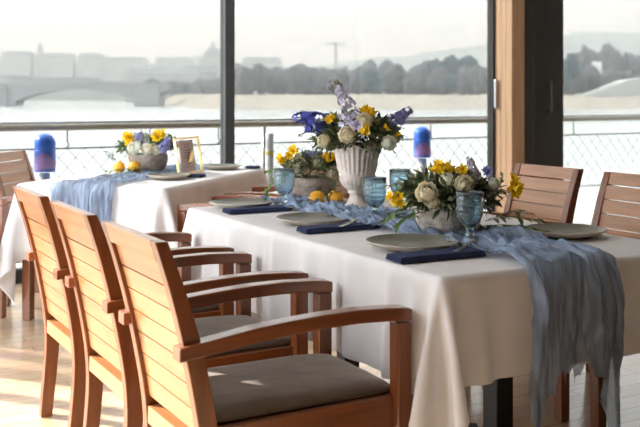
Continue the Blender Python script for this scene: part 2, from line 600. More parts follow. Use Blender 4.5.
t = empty('mast', (0, 0, 0), 0, 'thin cross-armed mast above the far bank trees', 'mast')
t.matrix_world = LAND @ Matrix.Translation(((336 - 320) / 971 * 800, 800, HZ + 6))
bm = BM(); tube(bm, [(0, 0, 0), (0, 0, 43)], 1.1, 6); obj('pole', bm, M['roof_far'], t)
bm = BM(); tube(bm, [(-8, 0, 41), (8, 0, 41)], .7, 6); obj('cross_arm', bm, M['roof_far'], t)
# riverside blocks at left
for px, z, w, h, yt, lab in ((172, 640, 40, 16, 74, 'pale riverside block left of the mullion'), (200, 660, 24, 18, 72, 'narrow riverside block next to the mullion'),
                         (145, 700, 26, 18, 75, 'riverside block above the right bridge end'), (247, 420, 9, 4, 88, 'small pale house on the bank right of the mullion'),
                         (379, 460, 5, 6, 84, 'small white house among trees right of the tall lilac flower'), (597, 420, 3.5, 2.5, 62, 'white house among trees seen through the right pane')):
    house('riverside_house', px, z, w, w * .6, h, yt, M['wall_white'] if w < 20 else M['wall_far'], lab, roof=h * .25)
# bridge
bz = 430
bk = bz / 971
def bx_(px): return (px - 320) * bk
br_m = mat('bridge_masonry', (.26, .27, .27), .85, var=.12, scale=(.1, .1, .1))
t = empty('bridge', (0, 0, 0), 0, 'grey arched river bridge at left beyond the railing', 'bridge')
t.matrix_world = LAND @ Matrix.Translation((bx_(75), bz, HZ))
dz = 1.23 - HZ
bm = BM()
pts = [(-200, dz + 4.3), (bx_(170) - bx_(75), dz + 4.6), (bx_(170) - bx_(75), dz + 2.2)]
def arch(pa, pb, zc, zsp):
    xa, xb = bx_(pa) - bx_(75), bx_(pb) - bx_(75)
    return [(xb + (xa - xb) * k / 16, zsp + (zc - zsp) * (1 - (2 * k / 16 - 1) ** 2)) for k in range(17)]
pts += arch(20, 139, dz + 2.6, dz - 2.5)
pts += [(bx_(20) - bx_(75), .3), (bx_(5) - bx_(75), .3)]
pts += arch(-110, 5, dz + 2.6, dz - 2.5)
pts += [(-200, dz + 2)]
prism_xz(bm, pts, -6, 6)
obj('deck', bm, br_m, t)
for pa, pb in ((3, 12), (137, 162)):
    bm = BM(); box(bm, bx_(pa) - bx_(75), bx_(pb) - bx_(75), -8, 8, -2, dz + 3.8)
    obj('pier', bm, br_m, t, bevel=.3)
bm = BM()
box(bm, -200, bx_(170) - bx_(75), -6.2, -5.9, dz + 4.2, dz + 5.2)
obj('parapet', bm, br_m, t)

# trees on the far bank: each its own crown and trunk
M['tree_dark'] = mat('evergreen', (.03, .05, .055), 1, var=.3, scale=(.5, .5, .5))
M['tree_bare'] = mat('bare_twigs', (.09, .09, .09), 1, var=.3, scale=(.5, .5, .5))
M['trunk'] = mat('bark', (.12, .10, .08), 1)
def crown_bm(w, h, seed, loose):
    bm = BM()
    r0 = random.Random(seed)
    for k in range(7 if not loose else 10):
        cx, cy = r0.uniform(-.55, .55) * w / 2, r0.uniform(-.55, .55) * w / 2
        cz = h * (.35 + .5 * r0.random())
        s = w * r0.uniform(.22, .36)
        res = bmesh.ops.create_icosphere(bm, subdivisions=2, radius=1)
        for v in res['verts']:
            n = 1 + .45 * noise.noise(v.co * 2.2 + Vector((k * 7, seed, 0)))
            v.co = Vector((cx + v.co.x * s * n, cy + v.co.y * s * n, cz + v.co.z * s * n * (1.15 if not loose else 1.5)))
    return bm
def tree_bm_set(w, h, seed, dark):
    return (crown_bm(w, h, seed, not dark), w, h, dark)
protos = []
for i in range(6):
    dark = i < 2
    w, h = (8, 10) if dark else (9, 9)
    me_c = bpy.data.meshes.new('crown'); b = crown_bm(w, h, i * 3 + 1, not dark); b.to_mesh(me_c); b.free()
    me_c.materials.append(M['tree_dark'] if dark else M['tree_bare'])
    b = BM(); tube(b, [(0, 0, -1.5), (0.2, 0, h * .3), (0, .1, h * .6)], [.35, .28, .12], 6)
    for q in range(4):
        a = q * 1.6
        tube(b, [(0.1, 0, h * .35), (math.cos(a) * w * .22, math.sin(a) * w * .22, h * .75)], [.14, .05], 5)
    me_t = bpy.data.meshes.new('trunk'); b.to_mesh(me_t); b.free()
    me_t.materials.append(M['trunk'])
    protos.append((me_c, me_t))
def tree(px, z, s, dark, base=None, sx=1.0, label=None):
    me_c, me_t = protos[rnd.randrange(0, 2) if dark else rnd.randrange(2, 6)]
    t = empty('evergreen_tree' if dark else 'bare_tree', (0, 0, 0), 0,
              label or ('dark evergreen tree on the far river bank' if dark else 'bare winter tree on the far river bank'), 'tree',
              'evergreen trees on the far bank' if dark else 'bare trees on the far bank')
    x = (px - 320) / 971 * z
    t.matrix_world = LAND @ Matrix.Translation((x, z, HZ + 5.0 if base is None else base)) @ Matrix.Rotation(rnd.uniform(0, 6), 4, 'Z') @ Matrix.Diagonal((s * sx, s * sx, s, 1))
    for n_, me in (('crown', me_c), ('trunk', me_t)):
        c = bpy.data.objects.new(n_, me)
        COL.objects.link(c)
        c.parent = t
for k in range(70):
    tree(232 + k * 6.3 + rnd.uniform(-3, 3), rnd.uniform(400, 470), rnd.uniform(.75, 1.15), rnd.random() < .15)
for k in range(26):
    tree(232 + k * 18 + rnd.uniform(-6, 6), rnd.uniform(500, 600), rnd.uniform(1.1, 1.6), rnd.random() < .3)
for px, z, s in ((432, 440, 1.55), (447, 450, 1.75), (470, 445, 1.7), (357, 520, 1.4), (302, 520, 1.4), (366, 620, 2.1), (384, 620, 2.1), (571, 390, 1.5), (566, 400, 1.2)):
    tree(px, z, s, True, sx=.75)
for k, px in enumerate((588, 606, 624, 642, 660)):
    tree(px, 470 + 32 * (k % 2), 2.0 + .3 * rnd.random(), False, sx=.62)
for k in range(16):
    tree(150 + k * 5.5, rnd.uniform(560, 610), rnd.uniform(.6, .9), rnd.random() < .2)
# pale embankment ramp at right
bm = BM()
P = []
x0 = (580 - 320) / 971 * 385
prism_xz(bm, [(x0, HZ + 4.6), (x0 + 8, HZ + 7), (x0 + 18, HZ + 11), (x0 + 60, HZ + 16), (x0 + 60, HZ + 2), (x0, HZ + 2)], 380, 396)
land(struct('embankment', bm, mat('pale_concrete', (.40, .40, .39), .9, var=.06)))
# morning haze lying over the river valley
hz_m = bpy.data.materials.new('river_haze')
hz_m.use_nodes = True
nt = hz_m.node_tree
nt.nodes.clear()
ho = nt.nodes.new('ShaderNodeOutputMaterial')
hv = nt.nodes.new('ShaderNodeVolumeScatter')
hv.inputs['Color'].default_value = (.84, .92, 1, 1)
hv.inputs['Density'].default_value = .0011
hv.inputs['Anisotropy'].default_value = .2
nt.links.new(hv.outputs[0], ho.inputs['Volume'])
bm = BM(); box(bm, -2500, 2500, 170, 3600, HZ + .05, 260)
hz = obj('river_haze', bm, hz_m); land(hz)
tag(hz, 'thin pale haze lying over the river valley', 'haze', kind='stuff')

# ------------------------------------------------------------------ tables with simulated cloths
HT = .742
def dining_table(name, M4, x0, x1, y1, label, wooden=False):
    t = empty(name, (0, 0, 0), 0, label, 'table')
    t.matrix_world = M4
    cx = (x0 + x1) / 2
    bm = BM(); box(bm, x0 + .02, x1 - .02, .02, y1 - .02, HT - .035, HT - .004)
    obj('table_top', bm, M['wood_y_sunlit'], t, bevel=.004)
    if wooden:
        for lx in (x0 + .05, x1 - .05):
            for ly in (.05, y1 - .05):
                bm = BM(); box(bm, lx - .025, lx + .025, ly - .025, ly + .025, 0, HT - .035)
                obj('leg', bm, M['wood_z_shaded'], t, bevel=.004)
        bm = BM()
        for b in ((x0 + .04, x1 - .04, .045, .065), (x0 + .04, x1 - .04, y1 - .065, y1 - .045), (x0 + .045, x0 + .065, .04, y1 - .04), (x1 - .065, x1 - .045, .04, y1 - .04)):
            box(bm, *b, HT - .11, HT - .035)
        obj('apron', bm, M['wood_y_sunlit'], t)
        return t
    for yy in (y1 * .235, y1 * .765):
        bm = BM(); box(bm, cx + .012, cx + .082, yy - .036, yy + .036, .03, HT - .04)
        obj('leg', bm, M['black_metal'], t, bevel=.004)
        bm = BM()
        for sx in (1, -1):
            A = Matrix.Translation((cx, yy, 0)) @ Matrix.Rotation(R(62) * sx, 4, 'Z')
            box(bm, -.36, .36, -.03, .03, 0, .035, A)
        obj('foot', bm, M['black_metal'], t)
        bm = BM(); box(bm, cx - .3, cx + .3, yy - .03, yy + .03, HT - .045, HT - .03)
        obj('bracket', bm, M['black_metal'], t)
    return t

def drape(x0, x1, y1, drop_x, drop_y, sp=.02, steps=240, iters=16, seed=1):
    """cloth laid over a table top: mass-spring relaxation, returns grid of points"""
    # grid lines fall exactly on the table edges, so the edge creases stay crisp
    nxt, nyt = int(round((x1 - x0) / sp)), int(round(y1 / sp))
    sx_, sy_ = (x1 - x0) / nxt, y1 / nyt
    kx, ky = int(round(drop_x / sx_)), int(round(drop_y / sy_))
    nx, ny = nxt + 2 * kx + 1, nyt + 2 * ky + 1
    rs = np.random.RandomState(seed)
    gx = x0 + (np.arange(nx) - kx) * sx_
    gy = (np.arange(ny) - ky) * sy_
    P = np.zeros((ny, nx, 3))
    P[..., 0] = gx[None, :]
    P[..., 1] = gy[:, None]
    hz_ = HT + .006
    P[..., 2] = hz_
    pin = ((P[..., 0] > x0 - .001) & (P[..., 0] < x1 + .001) & (P[..., 1] > -.001) & (P[..., 1] < y1 + .001))
    P0 = P.copy()
    lowf = rs.randn(ny // 6 + 2, nx // 6 + 2, 2)
    jj = np.linspace(0, lowf.shape[0] - 1.001, ny); ii = np.linspace(0, lowf.shape[1] - 1.001, nx)
    ja, ia = jj.astype(int), ii.astype(int)
    wob = lowf[ja][:, ia]
    V = np.zeros_like(P)
    V[..., :2] += wob * .06 * (~pin)[..., None]
    sx, sy = gx[1] - gx[0], gy[1] - gy[0]
    sd = math.hypot(sx, sy)
    S = slice
    def sets():
        out = []
        for s in (0, 1):
            e = (nx - s) // 2 * 2
            out.append((np.s_[:, s:s + e:2], np.s_[:, s + 1:s + e:2], sx, 1.0))
            e = (ny - s) // 2 * 2
            out.append((np.s_[s:s + e:2, :], np.s_[s + 1:s + e:2, :], sy, 1.0))
        for s in (0, 1):
            e = (ny - s) // 2 * 2
            out.append((np.s_[s:s + e:2, :-1], np.s_[s + 1:s + e:2, 1:], sd, .25))
            out.append((np.s_[s:s + e:2, 1:], np.s_[s + 1:s + e:2, :-1], sd, .25))
        for s in range(4):
            e = (nx - s) // 4 * 4
            if e: out.append((np.s_[:, s:s + e:4], np.s_[:, s + 2:s + e:4], 2 * sx, .22))
            e = (ny - s) // 4 * 4
            if e: out.append((np.s_[s:s + e:4, :], np.s_[s + 2:s + e:4, :], 2 * sy, .22))
        return out
    CS = sets()
    dt = .018
    for st in range(steps):
        V[..., 2] -= 9.8 * dt
        V *= .965
        Q = P + V * dt
        for it in range(iters):
            for A, B, r0, k in CS:
                d = Q[B] - Q[A]
                ln = np.sqrt((d * d).sum(-1, keepdims=True)) + 1e-9
                if k < 1 and r0 == sd:
                    c = d * ((ln - r0) / ln * .5 * k)
                else:
                    c = d * ((ln - r0) / ln * .5 * k)
                Q[A] += c
                Q[B] -= c
            Q[pin] = P0[pin]
            # push out of the table block
            x, y, z = Q[..., 0], Q[..., 1], Q[..., 2]
            m = .002
            dx = np.minimum(x - (x0 - m), (x1 + m) - x)
            dy = np.minimum(y + m, (y1 + m) - y)
            ins = (dx > 0) & (dy > 0) & (z < hz_) & ~pin
            dzp = hz_ - z
            top = ins & (dzp < np.minimum(dx, dy))
            z[top] = hz_
            sidx = ins & ~top & (dx <= dy)
            sidy = ins & ~top & (dx > dy)
            cxm = (x0 + x1) / 2
            x[sidx] = np.where(x[sidx] < cxm, x0 - m, x1 + m)
            y[sidy] = np.where(y[sidy] < y1 / 2, -m, y1 + m)
        V = (Q - P) / dt
        sp_ = np.sqrt((V * V).sum(-1, keepdims=True))
        V *= np.minimum(1, 3.0 / (sp_ + 1e-9))
        P = Q
    return P, gx, gy

def cloth_obj(P, M4, label, group=None):
    bm = BM()
    grid_mesh(bm, P)
    bmesh.ops.recalc_face_normals(bm, faces=bm.faces)
    o = obj('tablecloth', bm, M['linen'], smooth=True, sub=1)
    o.matrix_world = M4
    return tag(o, label, 'tablecloth')

M1 = Matrix.Identity(4)
M2 = Matrix.Translation((.207, 2.687, 0)) @ Matrix.Rotation(R(-47), 4, 'Z')
dining_table('dining_table', M1, 0, 1.0, 1.83, 'long dining table on black legs under the nearer white cloth')
dining_table('dining_table', M2, -.90, 0, 1.45, 'smaller wooden legged dining table under the far white cloth by the window', True)
CL1, g1x, g1y = drape(0, 1.0, 1.83, .30, .27, seed=4)
CL2, g2x, g2y = drape(-.90, 0, 1.45, .42, .40, sp=.03, seed=9)
for yc, wd, am in ((.10, .03, .022), (.24, .022, .030), (.47, .03, .020), (.74, .035, .022), (.98, .022, .034), (1.05, .018, .026), (1.36, .03, .024), (1.60, .03, .02)):
    sk = (CL1[..., 0] < .0) & (CL1[..., 2] < HT)
    dpt = np.clip((HT - CL1[..., 2]) / .28, 0, 1)
    CL1[..., 0] -= np.where(sk, am * np.exp(-((CL1[..., 1] - yc + .02 * dpt) / (wd * (1 + .6 * dpt))) ** 2) * dpt ** .6, 0)
cloth_obj(CL1, M1, 'white linen cloth on the near table set with the white urn')
cloth_obj(CL2, M2, 'white linen cloth on the far table set with the gold frame')
ZT = HT + .0085      # cloth surface

def runner(M4, P, gx, gy, xc, half, y_end, hem, label, seed=0, crumple=.046):
    """gauze strip: crumpled along the table, hanging over the y=0 end"""
    nS = 110
    ts = list(np.linspace(y_end, .02, 110)) + [0, -.012] + [None] * 34
    cxs = [i for i, x in enumerate(gx) if xc - half - .06 < x < xc + half + .06]
    rows = []
    nd = 34
    d = 0
    ny0 = int(np.argmin(np.abs(gy)))
    def cloth_y(x, z):
        # outermost position of the cloth on the hanging end at height z
        i = int(np.clip(np.searchsorted(gx, x), 0, len(gx) - 1))
        col = P[:ny0 + 1, i]
        j = int(np.argmin(np.abs(col[:, 2] - z)))
        return col[j, 1]
    k = 0
    for n_, t in enumerate(ts):
        row = []
        if t is None:
            k += 1
        for s in range(nS):
            u = s / (nS - 1) * 2 - 1
            if t is not None:
                y = t
                wob = .035 * noise.noise((y * 2.3, seed, 0))
                w = half * (.82 + .22 * noise.noise((y * 3.1, seed + 5, 2)))
                blend = min(1, max(0, (t - .0) / .18))
                w = w * blend + half * (1 - blend)
                x = xc + wob * blend + u * w + .012 * noise.noise((u * 3, y * 12, seed))
                c = abs(noise.noise((u * 3.2 + seed, y * 7, 1.3))) + .7 * abs(noise.noise((u * 7, y * 15 + seed, 4.1))) + .35 * abs(noise.noise((u * 15, y * 30 + seed, 7.1)))
                z = ZT + .004 + crumple * c * (.45 + .55 * blend) + .018 * (1 - blend) * (.5 + .5 * math.sin(u * 9 + seed))
                if t < 0: z -= .006
                row.append((x, y, z))
            else:
                dd = k / nd
                hl = hem(u)
                z = ZT + .004 - .02 - dd * (hl - .02) + .018 * (1 - dd) * 0
                x = xc + u * half * (1 + .05 * dd) + .014 * math.sin(u * 8 + dd * 2.5 + seed) + .010 * noise.noise((u * 4, dd * 3, seed))
                f = .016 * (1 + math.sin(u * 15 + 1.2 * noise.noise((u * 2, dd * 2, seed)) + seed)) + .007 * (1 + math.sin(u * 33 + dd * 3)) + .006 * math.sin(u * 71 + 2 * noise.noise((u * 5, dd * 4, seed))) + .004 * math.sin(u * 120 + dd * 2) + .012 * abs(noise.noise((u * 9, dd * 6, seed + 2)))
                yb = min(cloth_y(x, max(z, .50)), -.008)
                ease = min(1, .35 + dd * 4)
                row.append((x, yb - .010 - f * ease * (.35 + .75 * math.exp(-((u + .85) / .22) ** 2) + .85 * math.exp(-((u - .62) / .36) ** 2)), z))
        rows.append(row)
    bm = BM()
    grid_mesh(bm, np.array(rows))
    o = obj('table_runner', bm, M['gauze'], smooth=True)
    o.matrix_world = M4
    return tag(o, label, 'table runner')
def hem1(u):
    tl = math.exp(-((u + .86) / .24) ** 2) * .17
    tr = math.exp(-((u - .84) / .24) ** 2) * .27
    return .315 + tl + tr + .02 * math.sin(u * 21) + .012 * math.sin(u * 47)
runner(M1, CL1, g1x, g1y, .452, .172, 1.78, hem1, 'crumpled blue grey gauze runner hanging off the end of the near table', 2)
runner(M2, CL2, g2x, g2y, -.47, .19, 1.42, lambda u: .36 + .05 * math.sin(u * 5), 'blue grey gauze runner draped along the far table by the window', 7, crumple=.02)

# ------------------------------------------------------------------ armchair
def armchair(label, group):
    """origin on the floor below the seat; faces +x; back posts end at x = -0.40"""
    t = empty('dining_chair', (0, 0, 0), 0, label, 'chair', group)
    back = [(0, -.650), (.06, -.646), (.17, -.635), (.29, -.627), (.40, -.634), (.52, -.655), (.65, -.682), (.77, -.713), (.885, -.750)]
    thick = [(0, .044), (.3, .050), (.6, .048), (.8, .038), (.885, .032)]
    O = .35
    def xb(h): return lerp_tab(back, h) + O
    hs = np.linspace(0, .885, 19)
    # smooth the profile a little
    xs = np.array([xb(h) for h in hs]); xs[1:-1] = (xs[:-2] + 2 * xs[1:-1] + xs[2:]) / 4
    def xbs(h): return float(np.interp(h, hs, xs))
    def post(y0, y1):
        bm = BM()
        pts = [(xbs(h), h) for h in hs] + [(xbs(h) + lerp_tab(thick, h), h) for h in hs[::-1]]
        prism_xz(bm, pts, y0, y1)
        return bm
    for s in (1, -1):
        y0, y1 = sorted((s * .185, s * .222))
        obj('rear_leg', post(y0, y1), M['wood_z_shaded'], t, bevel=.003)
    # top rail over the posts
    bm = BM()
    pts = [(xbs(h), h) for h in (.832, .86, .885)] + [(xbs(h) + .030, h) for h in (.885, .86, .832)]
    prism_xz(bm, pts, -.184, .184)
    obj('top_rail', bm, M['wood_y_sunlit'], t, bevel=.002)
    # slats
    bm = BM()
    z = .827
    while z > .40:
        zt, zb = z, z - .0575
        pts = [(xbs(h) + .012, h) for h in (zb, (zt + zb) / 2, zt)] + [(xbs(h) + .034, h) for h in (zt, (zt + zb) / 2, zb)]
        prism_xz(bm, pts, -.186, .186)
        z -= .0615
    obj('back_slats', bm, M['wood_y_sunlit'], t)
    bm = BM(); box(bm, xbs(.36) + .004, xbs(.36) + .044, -.186, .186, .322, .372)
    obj('back_rail', bm, M['wood_y_sunlit'], t, bevel=.003)
    # arms
    top = [(-.695, .632), (-.66, .636), (-.60, .644), (-.50, .657), (-.40, .665), (-.30, .670), (-.20, .671), (-.10, .666), (-.05, .661), (-.034, .657)]
    for s in (1, -1):
        bm = BM()
        pts = [(x + O, z) for x, z in top]
        low = [(x + O, z - (.036 if x > -.62 else .034)) for x, z in top]
        low[-1] = (low[-1][0], low[-1][1] + .002)
        y0, y1 = sorted((s * .190, s * .240))
        prism_xz(bm, pts + low[::-1], y0, y1)
        obj('armrest', bm, M['wood_x_shaded'], t, bevel=.004)
        bm = BM()
        y0, y1 = sorted((s * .194, s * .238))
        pts = [(-.078 + O, 0), (-.036 + O, 0), (-.0345 + O, .622), (-.080 + O, .624)]
        prism_xz(bm, pts, y0, y1)
        obj('front_leg', bm, M['wood_z_shaded'], t, bevel=.004)
    # seat frame
    bm = BM()
    for s in (1, -1):
        y0, y1 = sorted((s * .190, s * .214))
        prism_xz(bm, [(-.61 + O, .338), (-.05 + O, .338), (-.05 + O, .424), (-.61 + O, .420)], y0, y1)
    box(bm, -.085 + O, -.060 + O, -.195, .195, .338, .424)
    box(bm, -.60 + O, -.07 + O, -.191, .191, .395, .409)
    obj('seat_frame', bm, M['wood_x_shaded'], t, bevel=.002)
    # cushion
    bm = BM()
    n, m = 16, 14
    x0, x1, w = -.60 + O, -.045 + O, .192
    def sup(a): return math.copysign(abs(a) ** .22, a) if a else 0
    for side in (1, -1):
        pass
    NX, NY = 22, 20
    top_r, bot_r = [], []
    for j in range(NY + 1):
        for i in range(NX + 1):
            u, v = i / NX * 2 - 1, j / NY * 2 - 1
            e = (1 - abs(u) ** 7) ** .45 * (1 - abs(v) ** 7) ** .45 if abs(u) < 1 and abs(v) < 1 else 0
            x = (x0 + x1) / 2 + u * (x1 - x0) / 2
            y = v * w
            rip = .0035 * noise.noise((u * 2.3, v * 2.8, 3.1))
            zm = .428
            top_r.append(bm.verts.new((x, y, zm + (.031 + rip + .004 * (1 - u * u)) * e)))
            bot_r.append(bm.verts.new((x, y, zm - .024 * e)))
    W_ = NX + 1
    for j in range(NY):
        for i in range(NX):
            a = j * W_ + i
            bm.faces.new((top_r[a], top_r[a + 1], top_r[a + W_ + 1], top_r[a + W_]))
            bm.faces.new((bot_r[a], bot_r[a + W_], bot_r[a + W_ + 1], bot_r[a + 1]))
    bmesh.ops.remove_doubles(bm, verts=bm.verts, dist=1e-5)
    obj('seat_cushion', bm, M['cushion'], t, smooth=True)
    return t

G1, G2, G3, G4 = ('armchairs along the near long side of the table', 'armchairs along the right side of the near table', 'armchairs between the two tables', 'armchairs on the window side of the far table')
ch = armchair('nearest teak armchair, its taupe seat cushion in full view', G1)
ch.location = (-.355, .31, 0)
copy_thing(ch, (-.355, .895, 0), R(0), 'teak armchair second from the front along the near white tablecloth', G1)
copy_thing(ch, (-.355, 1.48, 0), R(0), 'teak armchair third from the front, farthest of the row on the left side', G1)
copy_thing(ch, (1.355, 1.50, 0), R(180), 'teak armchair right of the flowers, in front of the oak pillar', G2)
copy_thing(ch, (1.355, .90, 0), R(180), 'teak armchair at the right edge behind the near table', G2)
copy_thing(ch, (1.375, .30, 0), R(180), 'teak armchair mostly out of frame at right, its rail beside the hanging gauze', G2)
def on2(a, b):
    v = M2 @ Vector((-b, a, 0))
    return v.x, v.y
x, y = on2(.30, -.36)
copy_thing(ch, (x, y, 0), R(133), 'teak armchair whose armrests reach the near right side of the far table', G3)
x, y = on2(.90, -.36)
copy_thing(ch, (x, y, 0), R(133), 'teak armchair behind the white urn, facing the far table', G3)
copy_thing(ch, (-.03, 3.74, 0), R(-38.7), 'teak armchair at upper left with its slatted back toward the window', G4)
copy_thing(ch, (-.82, 3.50, 0), R(-43), 'teak armchair at the left edge, only legs and an armrest in frame', G4)

# ------------------------------------------------------------------ tableware
def plate(x, y, label, d=.27, rz=0, z=None):
    t = empty('dinner_plate', (x, y, ZT if z is None else z), rz, label, 'plate', 'stoneware dinner plates')
    r = d / 2
    def wav(th, q, zz): return q * (1 + .012 * math.sin(th * 3 + 1) + .008 * math.sin(th * 5))
    bm = BM()
    lathe(bm, [(0, 0), (r * .55, 0), (r * .60, .003), (r * .86, .012), (r * .985, .023), (r, .0255), (r * .985, .0265)], 48, wav)
    obj('rim', bm, M['plate_out'], t, smooth=True)
    bm = BM()
    lathe(bm, [(r * .985, .0265), (r * .95, .0235), (r * .84, .0155), (r * .62, .0075), (r * .3, .0065), (0, .0065)], 48, wav)
    obj('well', bm, M['plate_in'], t, smooth=True)
    return t
plate(.205, .43, 'grey stoneware plate nearest the camera beside the front goblet', .29)
plate(.215, 1.09, 'grey stoneware plate in the middle of the left long side below the urn', .28)
plate(.20, 1.70, 'grey stoneware plate at the far end of the near table', .28)
plate(.815, .40, 'grey stoneware plate on the right side of the near table beyond the gauze', .27)
plate(.415, 3.19, 'stoneware plate on the far table left of the gold frame', .25)
plate(.98, 3.72, 'stoneware plate on the far table right of the gold frame', .25)

def napkin(x, y, L, W_, rz, label):
    t = bpy.data.objects.new('tmp', None)
    bm = BM()
    # a folded cloth: stacked rounded layers with a soft outer fold
    lay = [(0, 1.0), (1, .985), (2, .965), (3, .94)]
    for k, sc in lay:
        z0 = k * .0042
        n = 10
        pts = []
        for i in range(n + 1):
            a = -math.pi / 2 + math.pi * i / n
            pts.append((-L / 2 + .006 - .006 * math.cos(a) - (1 - sc) * -.06, z0 + .0021 + .0021 * math.sin(a)))
        pts = pts[::-1] if False else pts
        outl = [(L / 2 * sc, z0)] + [(L / 2 * sc, z0 + .0042)] + pts[::-1]
        prism_xz(bm, outl, -W_ / 2 * sc, W_ / 2 * sc)
    for v in bm.verts:
        v.co.z += .0015 * noise.noise((v.co.x * 14, v.co.y * 14, rz)) + .0015
    bpy.data.objects.remove(t)
    o = obj('napkin', bm, M['navy'], smooth=False, bevel=.001)
    o.location = (x, y, ZT)
    o.rotation_euler = (0, 0, rz)
    return tag(o, label, 'napkin', 'navy folded napkins')
napkin(.165, .245, .30, .085, R(-2), 'navy folded napkin in front of the nearest plate')
napkin(.215, .90, .31, .075, R(1), 'navy folded napkin in front of the middle plate on the left side')
napkin(.185, 1.53, .27, .075, R(-1), 'navy folded napkin beside the farthest plate on the near table')
x, y = on2(.655, .135)
napkin(x, y, .09, .10, R(43), 'navy folded napkin on the far table left of the gold frame base')
x, y = on2(1.37, .06)
napkin(x, y, .08, .08, R(43), 'navy folded napkin at the far right corner of the far table')
def knife(x, y, rz, label, z):
    t = empty('table_knife', (x, y, z), rz, label, 'cutlery', 'table knives with pale handles')
    bm = BM(); tube(bm, [(.0, 0, .004), (.03, 0, .006), (.08, 0, .007), (.11, 0, .006)], [.004, .006, .0075, .006], 8)
    obj('handle', bm, M['handle'], t, smooth=True)
    bm = BM(); prism_xz(bm, [(-.11, .003), (.0, .003), (.0, .0055), (-.11, .004)], -.009, .008)
    obj('blade', bm, M['steel'], t)
knife(.30, .285, R(38), 'pale handled knife leaning over the nearest navy napkin', ZT + .017)
knife(.275, .915, R(38), 'pale handled knife on the middle navy napkin', ZT + .017)

def goblet(x, y, label, s=1.0, first=[None]):
    if first[0]:
        c = copy_thing(first[0], (x, y, ZT), rnd.uniform(0, 6), label)
        c.scale = (s, s, s)
        return c
    t = empty('goblet', (x, y, ZT), 0, label, 'glass', 'blue pressed glass goblets')
    first[0] = t
    def emb(th, r, z):
        if .085 < z < .150 and r > .02:
            k = math.sin(th * 10 + z * 190) * math.sin(th * 10 - z * 190)
            return r + .0016 * k
        return r
    prof = [(0, 0), (.036, 0), (.037, .003), (.033, .006), (.016, .010), (.011, .016), (.0105, .03), (.014, .040), (.0105, .048), (.012, .056), (.020, .064), (.033, .078), (.0395, .092), (.0425, .108), (.0435, .125), (.0435, .148), (.0445, .151), (.0445, .155), (.0435, .157), (.0435, .162), (.0445, .165), (.044, .172),
            (.0415, .172), (.040, .150), (.0395, .120), (.036, .096), (.028, .080), (.014, .070), (0, .067)]
    # refine the bowl so that the pressed pattern reads
    pr = []
    for a, b in zip(prof, prof[1:]):
        n = 5 if (b[1] - a[1]) > .009 else 1
        for k in range(n):
            pr.append((a[0] + (b[0] - a[0]) * k / n, a[1] + (b[1] - a[1]) * k / n))
    pr.append(prof[-1])
    inner_from = pr.index((.0415, .172))
    def f2(th, r, z): return emb(th, r, z)
    bm = BM()
    cut = [i for i, p in enumerate(pr) if p[0] == .0415 and p[1] == .172][0]
    o_prof, i_prof = pr[:cut], pr[cut:]
    zi = {round(z, 5) for r, z in i_prof}
    def fn(th, r, z):
        return r if r < .0416 and any(abs(r - q[0]) < 1e-6 and abs(z - q[1]) < 1e-6 for q in i_prof) else emb(th, r, z)
    lathe(bm, pr, 60, fn)
    obj('bowl', bm, M['blue_glass'], t, smooth=True)
    return t
goblet(.395, .385, 'blue glass goblet in front of the nearest stone bowl of flowers')
goblet(.318, 1.535, 'blue glass goblet left of the urn, before the far stone bowl')
goblet(.417, .985, 'blue glass goblet right of the urn foot, nearer of the pair')
goblet(.717, 1.265, 'blue glass goblet behind the pair, below the right bollard')

# wine glass on the far table
t = empty('wine_glass', (.20, 3.02, ZT), 0, 'tall clear wine glass on the far table before its flower bowl', 'glass')
bm = BM(); lathe(bm, [(0, .0), (.036, .0), (.036, .002), (.008, .006), (.0045, .015), (.004, .11), (.007, .125), (.018, .134)], 32)
obj('stem', bm, M['clear_glass'], t, smooth=True)
bm = BM(); lathe(bm, [(.018, .134), (.034, .150), (.043, .172), (.046, .195), (.044, .222), (.036, .262), (.035, .262), (.043, .222), (.045, .195), (.042, .172), (.033, .152), (.0, .138)], 36)
obj('bowl', bm, M['clear_glass'], t, smooth=True)

# gold frame with a printed card
pA, pB = Vector((.545, 3.365, ZT)), Vector((.775, 3.555, ZT))
d = pB - pA
t = empty('picture_frame', (pA + pB) / 2, math.atan2(d.y, d.x), 'gold edged glass frame holding a printed card on the far table', 'frame')
fw, fh = d.length, .225
T = Matrix.Rotation(R(-9), 4, 'X')
bm = BM()
for b in ((-fw / 2, -fw / 2 + .010, -.006, .006, 0, fh), (fw / 2 - .010, fw / 2, -.006, .006, 0, fh), (-fw / 2, fw / 2, -.006, .006, 0, .010), (-fw / 2, fw / 2, -.006, .006, fh - .010, fh)):
    box(bm, *b, T)
obj('gold_edge', bm, M['gold'], t)
bm = BM(); box(bm, -fw / 2 + .01, fw / 2 - .01, -.001, .001, .01, fh - .01, T)
obj('pane', bm, M['clear_glass'], t)
bm = BM(); box(bm, -fw * .36, fw * .22, -.004, -.0015, .016, fh - .018, T)
card = obj('card', bm, M['card'], t)
bm = BM()
for k in range(9):
    zz = fh - .045 - k * .017
    w0 = .03 + .025 * rnd.random()
    q = -w0
    while q < w0:
        l = rnd.uniform(.006, .016)
        box(bm, -fw * .07 + q, -fw * .07 + min(q + l, w0), -.0046, -.004, zz, zz + .004, T)
        q += l + .004
obj('script', bm, M['ink'], card)
bm = BM()
box(bm, -.02, .02, .03, .035, 0, fh * .6, Matrix.Rotation(R(18), 4, 'X'))
obj('strut', bm, M['gold'], t)

